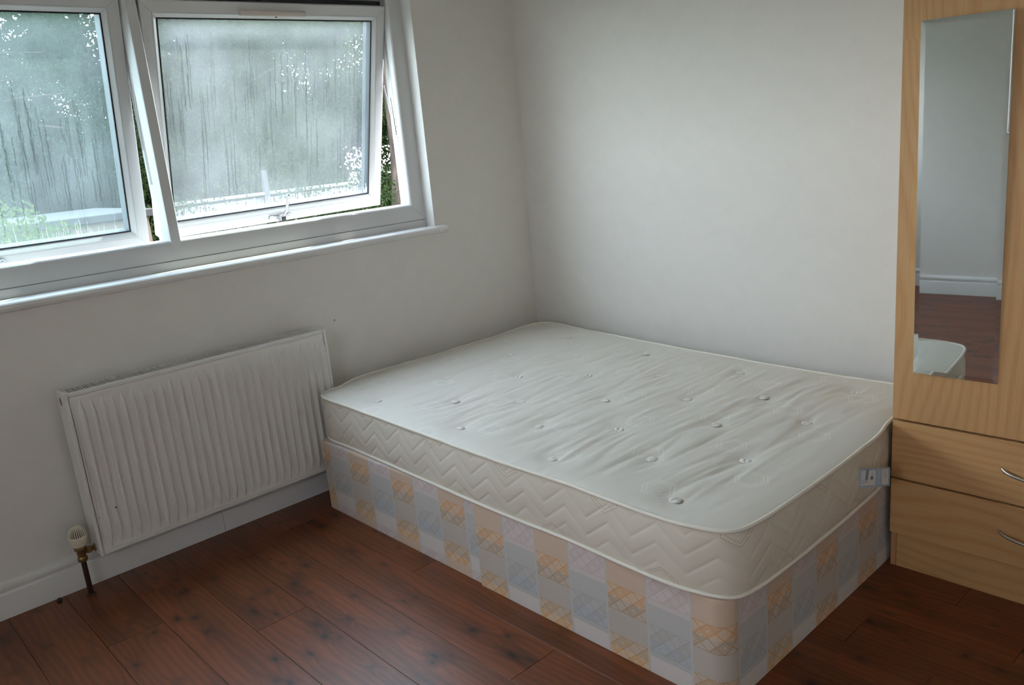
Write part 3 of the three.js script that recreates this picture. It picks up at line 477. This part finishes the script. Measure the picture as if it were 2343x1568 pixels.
  for (const [y, off, r] of [[yTop + 0.0015, 0.0015, 0.0052], [yBot - 0.0005, 0.001, 0.005]]) {
    const pts = []; for (let i = 0; i < NP; i += 6) pts.push(V(O[i].x + nrm[i].x * off, y + wob(su(i)) * (y > 0.4 ? 1 : 0.6), O[i].z + nrm[i].z * off));
    put('piping', tube(pts, r, 900, 8, true), pipeMat);
  }
  // tufted buttons
  const mats = std({ color: rgb(0.76, 0.73, 0.68), roughness: 0.8 });
  const button = (k) => { const g = new THREE.SphereGeometry(0.0165, 24, 12), p = g.attributes.position; for (let i = 0; i < p.count; i++) { const x = p.getX(i), y = p.getY(i), z = p.getZ(i), r = Math.hypot(x, z) / 0.0165, c = x * Math.cos(k) + z * Math.sin(k), n = -x * Math.sin(k) + z * Math.cos(k); p.setXYZ(i, x * 1.02, y * 0.27 - (y > 0 ? 0.003 * Math.exp(-((c / 0.0045) ** 2)) : 0) + 0.0025 * r * N(c * 160 + k, n * 160, k), z * (0.86 + 0.1 * Math.sin(k * 7))); } g.computeVertexNormals(); return g; };
  const kinds = [0.3, 0.8, 1.2, -0.4].map(button);
  B.forEach(([x, z], i) => { const m = part('tuft_button', kinds[i % 4], mats, mat); m.position.set(x - 1.05, height(x, z, near(x, z)[0]) + 0.0024 - 0.284, z - 0.76); });
  // label sewn into the right side
  const labelTex = canvasTex(512, 220, (c, w, h) => {
    c.fillStyle = '#a9bccb'; c.fillRect(0, 0, w, h); c.fillStyle = '#dcd9d6'; c.fillRect(52, 20, 208, h - 44); c.fillRect(368, 20, 112, h - 44);
    c.fillStyle = '#8c93a0'; c.beginPath(); c.moveTo(120, 6); c.lineTo(160, 6); c.lineTo(150, 130); c.lineTo(110, 130); c.fill(); c.fillStyle = '#b9b9b9'; c.fillRect(106, 134, 40, 26);
    c.fillStyle = '#74808c'; c.beginPath(); c.arc(206, 108, 23, 0, 7); c.fill(); c.fillRect(206, 44, 5, 44);
    c.strokeStyle = '#7d7f86'; c.lineWidth = 4; for (let k = 0; k < 3; k++) { c.beginPath(); c.moveTo(58, 122 + k * 18); c.lineTo(96, 140 + k * 18); c.stroke(); }
    c.fillStyle = '#c6d4df'; for (let k = 0; k < 10; k++) { c.fillRect(300, 18 + k * 19, 34, 4); c.fillRect(300 + (k % 3) * 10, 18 + k * 19, 6, 14); }
    c.fillStyle = '#9a989a'; for (let k = 0; k < 5; k++) c.fillRect(384 + k * 17, 34, 5, 60 + ((k * 37) % 60));
  });
  const q = [V(2.001, 0.4066, 0.786), V(2.001, 0.355, 0.793), V(2.034, 0.3756, 0.66), V(2.0353, 0.3215, 0.66)];
  const sheet = (off) => grid(14, 4, (i, j) => { const s = i / 14, t = j / 4, bow = 0.004 * Math.sin(s * Math.PI), a = q[0].clone().lerp(q[2], s), b = q[1].clone().lerp(q[3], s), p = b.lerp(a, t); return [p.x + bow + off, p.y, p.z, s, t]; });
  const back = sheet(-0.0007); back.index.array.reverse(); back.computeVertexNormals();
  put('maker_label', mergeGeometries([sheet(0), back]), std({ map: labelTex, roughness: 0.55, side: THREE.DoubleSide }), 'pale blue and white sewn label');
}

// ------------------------------------------------------------------ wardrobe
{
  const ward = tag(group('wardrobe', scene, [2.356, 0, 0.28]), 'pale beech wardrobe with a mirrored door above two drawers at the foot of the bed', 'wardrobe');
  const put = (name, g, m, parent = ward, label) => part(name, g.translate(-2.356, 0, -0.28), m, parent, label);
  const WW = 0.75, WH = 2.5;
  const beech = dataTex(1024, 1024, (u, v) => {         // grain runs along v; 0.6 m wide, 1.5 m high
    const x = u * 0.6, y = v * 1.5, arch = x * 95 + 10 * fbm(x * 2.4, y * 0.85, 2, 3) + 7 * Math.exp(-(((x - 0.3 - 0.05 * N(y * 2, 1, 1)) / 0.1) ** 2)) * Math.sin(y * 4.2 + 1);
    const ring = Math.pow(0.5 + 0.5 * Math.sin(arch * 2.4), 2.2), fine = N(x * 900, y * 12, 4) * 0.5 + N(x * 340, y * 6, 8) * 0.5, blot = fbm(x * 6, y * 3, 6, 3);
    const l = 1 + 0.07 * fine + 0.06 * blot - 0.045 * ring; return [203 * l + 4 * ring, 158 * l - 3 * ring, 106 * l - 7 * ring];
  });
  const turned = beech.clone(); turned.rotation = Math.PI / 2;
  const bm = (t) => phys({ map: t, roughness: 0.48, clearcoat: 0.08, clearcoatRoughness: 0.4 });
  const vert = bm(beech), horiz = bm(turned), edge = std({ color: rgb(0.5, 0.25, 0.11), roughness: 0.55 });
  const wb = (a, b, c, d, e, f, r = 0.0015) => { const g = boxUV(rbox(a, b, c, d, e, f, r)), uv = g.attributes.uv; for (let i = 0; i < uv.count; i++) uv.setXY(i, uv.getX(i) / 0.6, uv.getY(i) / 1.5); return g; };
  const wbh = (a, b, c, d, e, f, r = 0.0015) => { const g = boxUV(rbox(a, b, c, d, e, f, r)), uv = g.attributes.uv; for (let i = 0; i < uv.count; i++) uv.setXY(i, uv.getX(i) / 1.5, uv.getY(i) / 0.6); return g; };
  const x0 = 1.986, x1 = x0 + WW, zf = 0.54, zc = 0.5205, zb = 0.035;
  put('side_panel', wb(x0, x0 + 0.0155, 0, 1.83, zb, zc), vert); put('side_panel', wb(x1 - 0.0155, x1, 0, 1.83, zb, zc), vert);
  put('side_edging', box(x0 + 0.0006, x0 + 0.0149, 0.001, 1.8295, zc - 0.0002, zc + 0.0004), edge, ward, 'darker orange edging strip');
  put('top_panel', wbh(x0, x1, 1.83, 1.848, zb, zf), horiz); put('back_panel', wb(x0 + 0.002, x1 - 0.002, 0.08, 1.828, zb + 0.002, zb + 0.006), vert);
  put('shelf', wbh(x0 + 0.016, x1 - 0.016, 0.462, 0.478, zb + 0.01, zc - 0.004), horiz);
  put('plinth', wbh(x0 + 0.016, x1 - 0.016, 0, 0.13, zc - 0.017, zc - 0.0005), horiz, ward, 'horizontal grain plinth board');
  const dx0 = 1.9895, mid = (dx0 + x1) / 2;
  for (const [a, b] of [[dx0, mid - 0.0015], [mid + 0.0015, x1 - 0.001]]) {
    const d = put('door', wb(a, b, 0.475, 1.826, zf - 0.0165, zf), vert);
    if (a !== dx0) continue;
    part('door_edging', box(a - 0.0003, a + 0.0001, 0.476, 1.825, zf - 0.016, zf - 0.0005).translate(-2.356, 0, -0.28), edge, d);
    // bevelled mirror
    // the mirror sits on uneven pads: its face leans a little towards the right and down
    const bw = 0.0115, pos = [], q = [[2.0458, 0.6222], [2.2524, 0.6196], [2.2477, 1.534], [2.043, 1.5385]], mid2 = [2.1472, 1.0786];
    const inn = q.map(([x, y]) => [x + Math.sign(mid2[0] - x) * bw, y + Math.sign(mid2[1] - y) * bw]), zs = (p) => 0.5556 - 0.0437 * (p[0] - 2.145) + 0.0175 * (p[1] - 1.08);
    const face = (a1, b1, c1, d1) => pos.push(...a1, ...b1, ...c1, ...a1, ...c1, ...d1), P = (p, k) => [p[0], p[1], zs(p) + k];
    face(...inn.map((p) => P(p, 0)));
    for (let k = 0; k < 4; k++) { const n = (k + 1) % 4; face(P(q[k], -0.0009), P(q[n], -0.0009), P(inn[n], 0), P(inn[k], 0)); face([...q[k], zf], [...q[n], zf], P(q[n], -0.0009), P(q[k], -0.0009)); }
    const g = new THREE.BufferGeometry(); g.setAttribute('position', new THREE.Float32BufferAttribute(pos, 3)); g.computeVertexNormals();
    part('mirror', g.translate(-2.356, 0, -0.28), std({ color: rgb(0.8, 0.86, 0.85), roughness: 0.015, metalness: 1 }), d, 'tall bevelled frameless mirror');
  }
  const bow = (y, half, cx) => tube([V(cx - half, y + 0.006, zf + 0.0005), V(cx - half * 0.82, y + 0.002, zf + 0.012), V(cx - half * 0.4, y - 0.003, zf + 0.021), V(cx, y - 0.0045, zf + 0.0235), V(cx + half * 0.4, y - 0.003, zf + 0.021), V(cx + half * 0.82, y + 0.002, zf + 0.012), V(cx + half, y + 0.006, zf + 0.0005)], 0.0042, 40, 10);
  for (const [a, b, hy] of [[0.2945, 0.4685, 0.382], [0.117, 0.2885, 0.2035]]) {
    const d = put('drawer', wbh(dx0 - 0.0005, x1 - 0.001, a, b, zf - 0.0165, zf), horiz);
    put('handle', bow(hy, 0.08, 2.356), M.steel, d, 'bowed brushed metal handle');
  }
  for (const cx of [mid - 0.035, mid + 0.035]) put('door_handle', bow(0, 0.06, 0).rotateZ(Math.PI / 2).translate(cx, 1.15, 0), M.steel);
}

// ------------------------------------------------------------------ outside
const GY = -1.0;
{
  const lawn = dataTex(256, 256, (u, v) => { const n = fbm(u * 30, v * 30, 2, 4); return [40 + 40 * n, 52 + 45 * n, 22 + 24 * n]; });
  lawn.repeat.set(30, 30);
  struct(part('ground', new THREE.PlaneGeometry(120, 120).rotateX(-Math.PI / 2).translate(-40, GY, 0), std({ map: lawn, roughness: 1 }), scene), 'grass outside the window');
  const shed = tag(group('garden_shed', scene, [-7.6, GY, 0.62]), 'low pale rendered outbuilding with a flat roof, seen through the left pane behind the shrub', 'outbuilding');
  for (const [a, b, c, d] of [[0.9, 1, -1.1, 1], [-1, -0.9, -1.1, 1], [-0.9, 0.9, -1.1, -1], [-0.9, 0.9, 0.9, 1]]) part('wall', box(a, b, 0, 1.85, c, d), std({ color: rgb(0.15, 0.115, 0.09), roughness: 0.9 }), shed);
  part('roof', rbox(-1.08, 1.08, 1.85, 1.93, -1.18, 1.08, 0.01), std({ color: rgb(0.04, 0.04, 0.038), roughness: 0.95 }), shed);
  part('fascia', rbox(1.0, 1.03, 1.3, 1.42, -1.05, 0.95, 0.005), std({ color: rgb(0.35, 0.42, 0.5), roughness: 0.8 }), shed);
  const fence = tag(group('white_fence', scene, [-8, GY, -2.7]), 'white boarded fence with a capping rail and one taller post, low in the right pane', 'fence');
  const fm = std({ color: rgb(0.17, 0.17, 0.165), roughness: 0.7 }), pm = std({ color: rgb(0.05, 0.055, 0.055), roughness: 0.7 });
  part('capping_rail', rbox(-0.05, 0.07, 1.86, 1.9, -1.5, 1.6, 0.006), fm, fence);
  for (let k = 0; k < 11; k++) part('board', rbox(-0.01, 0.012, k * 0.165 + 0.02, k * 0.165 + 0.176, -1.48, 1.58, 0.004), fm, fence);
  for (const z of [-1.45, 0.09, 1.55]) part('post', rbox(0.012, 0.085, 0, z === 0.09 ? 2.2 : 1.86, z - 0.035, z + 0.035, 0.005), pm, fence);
  const garage = tag(group('brick_garage', scene, [-28, GY, -4.4]), 'distant red brick garage with a flat roof, faint behind the mist of the left pane', 'garage');
  const brick = dataTex(256, 256, (u, v) => { const r = Math.floor(v * 16), x = u * 8 + (r % 2) * 0.5, m = (v * 16) % 1 < 0.14 || x % 1 < 0.06, n = 14 * fbm(Math.floor(x) * 3.7, r * 2.9, 1, 2); return m ? [168, 156, 146] : [120 + n, 74 + n, 58 + n]; }); brick.repeat.set(1, 1);
  const bmt = std({ map: brick, roughness: 0.95 });
  part('wall', boxUV(box(1.4, 1.6, 0, 3.4, -2.2, 2), 0.6), bmt, garage); part('wall', boxUV(box(-1.6, -1.4, 0, 3.4, -2.2, 2), 0.6), bmt, garage); part('wall', boxUV(box(-1.4, 1.4, 0, 3.4, -2.2, -2), 0.6), bmt, garage); part('wall', boxUV(box(-1.4, 1.4, 0, 3.4, 1.8, 2), 0.6), bmt, garage);
  part('roof', box(-1.75, 1.75, 3.4, 3.55, -2.35, 2.15), M.render, garage);
  const gw = part('window', rbox(1.6, 1.64, 1.6, 2.5, -0.6, 0.4, 0.01), M.upvc, garage); part('pane', box(1.64, 1.645, 1.66, 2.44, -0.54, 0.34), std({ color: rgb(0.05, 0.06, 0.08), roughness: 0.1 }), gw);
}
// trees: trunk, boughs and a crown of separate bent leaves
{
  const leaf = (() => { const g = grid(2, 4, (i, j) => { const t = j / 4, w = 0.5 * Math.sin(Math.PI * Math.pow(t, 0.8)) * 0.46, s = i - 1; return [s * w, t - 0.12 * t * t, 0.14 * Math.abs(s) * w * 2 - 0.2 * t * t, s, t]; }); return g; })();
  const leafMat = phys({ color: rgb(1, 1, 1), roughness: 1, specularIntensity: 0.2, transmission: 0.35, thickness: 0, side: THREE.DoubleSide });
  const bark = std({ map: dataTex(128, 256, (u, v) => { const n = fbm(u * 14, v * 5, 3, 4); return [72 + 60 * n, 66 + 54 * n, 58 + 48 * n]; }), roughness: 1 });
  // sky shows through the crowns along these lines of open air
  const gaps = [[-8, 2.27, 0.06, -14, 2.77, -1.45, 0.5], [-8, 3.05, -0.7, -14, 4.0, -2.6, 0.8], [-8, 2.6, -1.66, -14, 3.3, -4.1, 0.55], [-8, 2.3, -3.08, -14, 2.82, -6.32, 0.46], [-8, 2.29, -3.5, -14, 2.8, -6.96, 0.44], [-8, 2.95, 0.3, -14, 3.9, -1.1, 0.7], [-8, 2.2, -2.3, -14, 2.7, -5.1, 0.2], [-8, 2.9, -4.4, -14, 3.8, -8.4, 0.25], [-8, 2.15, -0.2, -14, 2.6, -1.9, 0.25]].map((g) => ({ a: V(g[0], g[1], g[2]), d: V(g[3] - g[0], g[4] - g[1], g[5] - g[2]).normalize(), r: g[6] }));
  const open = (p) => { for (const g of gaps) { const q = p.clone().sub(g.a), t = q.dot(g.d), r = Math.sqrt(Math.max(0, q.lengthSq() - t * t)); if (r < g.r * (0.9 + 1.2 * N(p.x * 1.7 + p.z, p.y * 3.1, p.z * 3.1) + 0.25 * rnd())) return N(p.x * 1.2, p.y * 8 + p.x, p.z * 8) > -0.12 && rnd() < 0.96; } return false; };
  const mtx = new THREE.Matrix4(), qu = new THREE.Quaternion(), eu = new THREE.Euler(), sc = V(1, 1, 1), col = new THREE.Color();
  function tree(name, x, z, o) {
    const t = group(name, scene, [x, GY, z]); const lean = o.lean ?? [0, 0], top = o.height;
    const trunkAt = (s) => V(lean[0] * s + 0.1 * N(s * 3, x, z), top * s, lean[1] * s + 0.1 * N(z, s * 3, x));
    const taper = (pts, r0, r1, n) => { const c = new THREE.CatmullRomCurve3(pts), g = new THREE.TubeGeometry(c, n, 1, 9), p = g.attributes.position, q = V(0, 0, 0); for (let i = 0; i < p.count; i++) { const s = Math.floor(i / 10) / n, m = c.getPointAt(s), r = lerp(r0, r1, s) * (1 + 0.12 * N(i * 0.7, s * 20, 1)); q.fromBufferAttribute(p, i).sub(m).multiplyScalar(r).add(m); p.setXYZ(i, q.x, q.y, q.z); } g.computeVertexNormals(); return g; };
    part('trunk', taper([0, 0.2, 0.4, 0.6, 0.8, 1].map(trunkAt), o.r, o.r * 0.3, 26), o.pale ? paleBark : bark, t);
    const centres = [];
    for (let k = 0; k < o.boughs; k++) {
      const s = rr(o.low, 0.95), a = rnd() * 6.283, from = trunkAt(s), L = o.spread * rr(0.45, 1) * (1.1 - 0.5 * s), to = from.clone().add(V(Math.cos(a) * L, L * rr(0.05, 0.5), Math.sin(a) * L)), midp = from.clone().lerp(to, 0.5).add(V(0, 0.12 * L, 0));
      part('bough', taper([from, midp, to], o.r * 0.34 * (1.1 - s * 0.6), 0.008, 12), bark, t);
      for (let i = 0; i < 5; i++) centres.push([from.clone().lerp(to, rr(0.35, 1.1)).add(V(rr(-0.3, 0.3), rr(-0.25, 0.3), rr(-0.3, 0.3))), rr(0.28, 0.6) * o.puff]);
    }
    const inst = new THREE.InstancedMesh(leaf, leafMat, o.leaves); let n = 0, tries = 0; const wp = V(0, 0, 0);
    while (n < o.leaves && tries++ < o.leaves * 6) {
      const [c, r] = centres[Math.floor(rnd() * centres.length)], p = V(rnd() * 2 - 1, rnd() * 2 - 1, rnd() * 2 - 1); if (p.lengthSq() > 1) continue; p.multiplyScalar(r).add(c); p.y = Math.max(p.y, 0.05);
      wp.set(p.x + x, p.y + GY, p.z + z); if (open(wp)) continue;
      const s = o.leaf * rr(0.7, 1.25); mtx.compose(p, qu.setFromEuler(eu.set(rr(-1.2, 1.2), rnd() * 6.283, rr(-0.9, 0.9))), sc.set(s, s, s)); inst.setMatrixAt(n, mtx);
      const k = rnd(), b = rr(0.88, 1.12); col.setRGB(lerp(o.tint[0], o.tint[0] * 1.4, k * k) * b, o.tint[1] * b, o.tint[2] * b); inst.setColorAt(n, col); n++;
    }
    inst.count = n; inst.name = 'foliage'; inst.userData.kind = 'stuff'; inst.castShadow = inst.receiveShadow = true; t.add(inst); return t;
  }
  const paleBark = std({ map: bark.map, color: rgb(1, 1, 1), roughness: 1 });
  const deep = [0.02, 0.042, 0.01], mid = [0.035, 0.066, 0.015], blue = [0.016, 0.038, 0.018], pale = [0.05, 0.085, 0.02];
  tag(tree('slender_tree', -8, -4.8, { pale: true, height: 5.2, r: 0.115, lean: [0.1, -0.05], low: 0.76, boughs: 24, spread: 1.9, puff: 1.15, leaves: 50000, leaf: 0.06, tint: mid }), 'slender tree with a grey trunk in the gap at the right of the sash', 'tree');
  tag(tree('leafy_tree', -11, -3.4, { height: 5.4, r: 0.15, low: 0.12, boughs: 34, spread: 2.7, puff: 1.35, leaves: 120000, leaf: 0.062, tint: deep }), 'dense green tree standing behind the white fence, filling the right pane', 'tree');
  tag(tree('leafy_tree', -11.2, 0.6, { height: 5.2, r: 0.16, low: 0.2, boughs: 34, spread: 2.7, puff: 1.35, leaves: 120000, leaf: 0.062, tint: blue }), 'dark blue-green tree behind the outbuilding, filling the left pane', 'tree');
  tag(tree('leafy_tree', -13.5, -6.9, { height: 6.4, r: 0.18, low: 0.03, boughs: 48, spread: 3.2, puff: 1.5, leaves: 75000, leaf: 0.1, tint: deep }), 'far tree behind the right edge of the misted pane', 'tree');
  tag(tree('leafy_tree', -14, -10.2, { height: 5.6, r: 0.18, low: 0.05, boughs: 36, spread: 2.8, puff: 1.4, leaves: 60000, leaf: 0.09, tint: deep }), 'far dark tree directly behind the slender grey trunk', 'tree');
  tag(tree('leafy_tree', -14.5, -2.6, { height: 5.6, r: 0.18, low: 0.12, boughs: 34, spread: 3.2, puff: 1.5, leaves: 75000, leaf: 0.1, tint: blue }), 'far tree behind the middle of the window, beyond the mullion', 'tree');
  tag(tree('leafy_tree', -21, -8.2, { height: 5, r: 0.2, low: 0.05, boughs: 36, spread: 3.2, puff: 2, leaves: 55000, leaf: 0.15, tint: deep }), 'farthest tree, a dark mass low between the two other far trees', 'tree');
  tag(tree('shrub', -5.6, 1.05, { height: 1.75, r: 0.05, low: 0.1, boughs: 14, spread: 0.75, puff: 0.7, leaves: 12000, leaf: 0.055, tint: pale }), 'bright green shrub at the bottom of the left pane, in front of the outbuilding', 'shrub');
  for (const [hx, hz, w] of [[-7.1, -1.35, 'right'], [-7.1, -2.75, 'middle'], [-7.1, -3.4, 'left']]) tag(tree('hedge_bush', hx, hz, { height: 1.62, r: 0.04, low: 0.1, boughs: 22, spread: 0.6, puff: 0.75, leaves: 9000, leaf: 0.06, tint: deep }), { right: 'low dark bush before the white fence, nearest the mullion', middle: 'low dark bush before the white fence, middle of three, under the taller post', left: 'low dark bush before the white fence, nearest the slender trunk' }[w], 'bush');
  tag(tree('shrub', -7.0, -4.45, { height: 1.0, r: 0.05, low: 0.1, boughs: 20, spread: 0.75, puff: 0.7, leaves: 9000, leaf: 0.06, tint: [0.07, 0.13, 0.025] }), 'green shrub below the grey trunk, seen in the gap beside the open sash', 'shrub');
}
renderer.render(scene, camera);
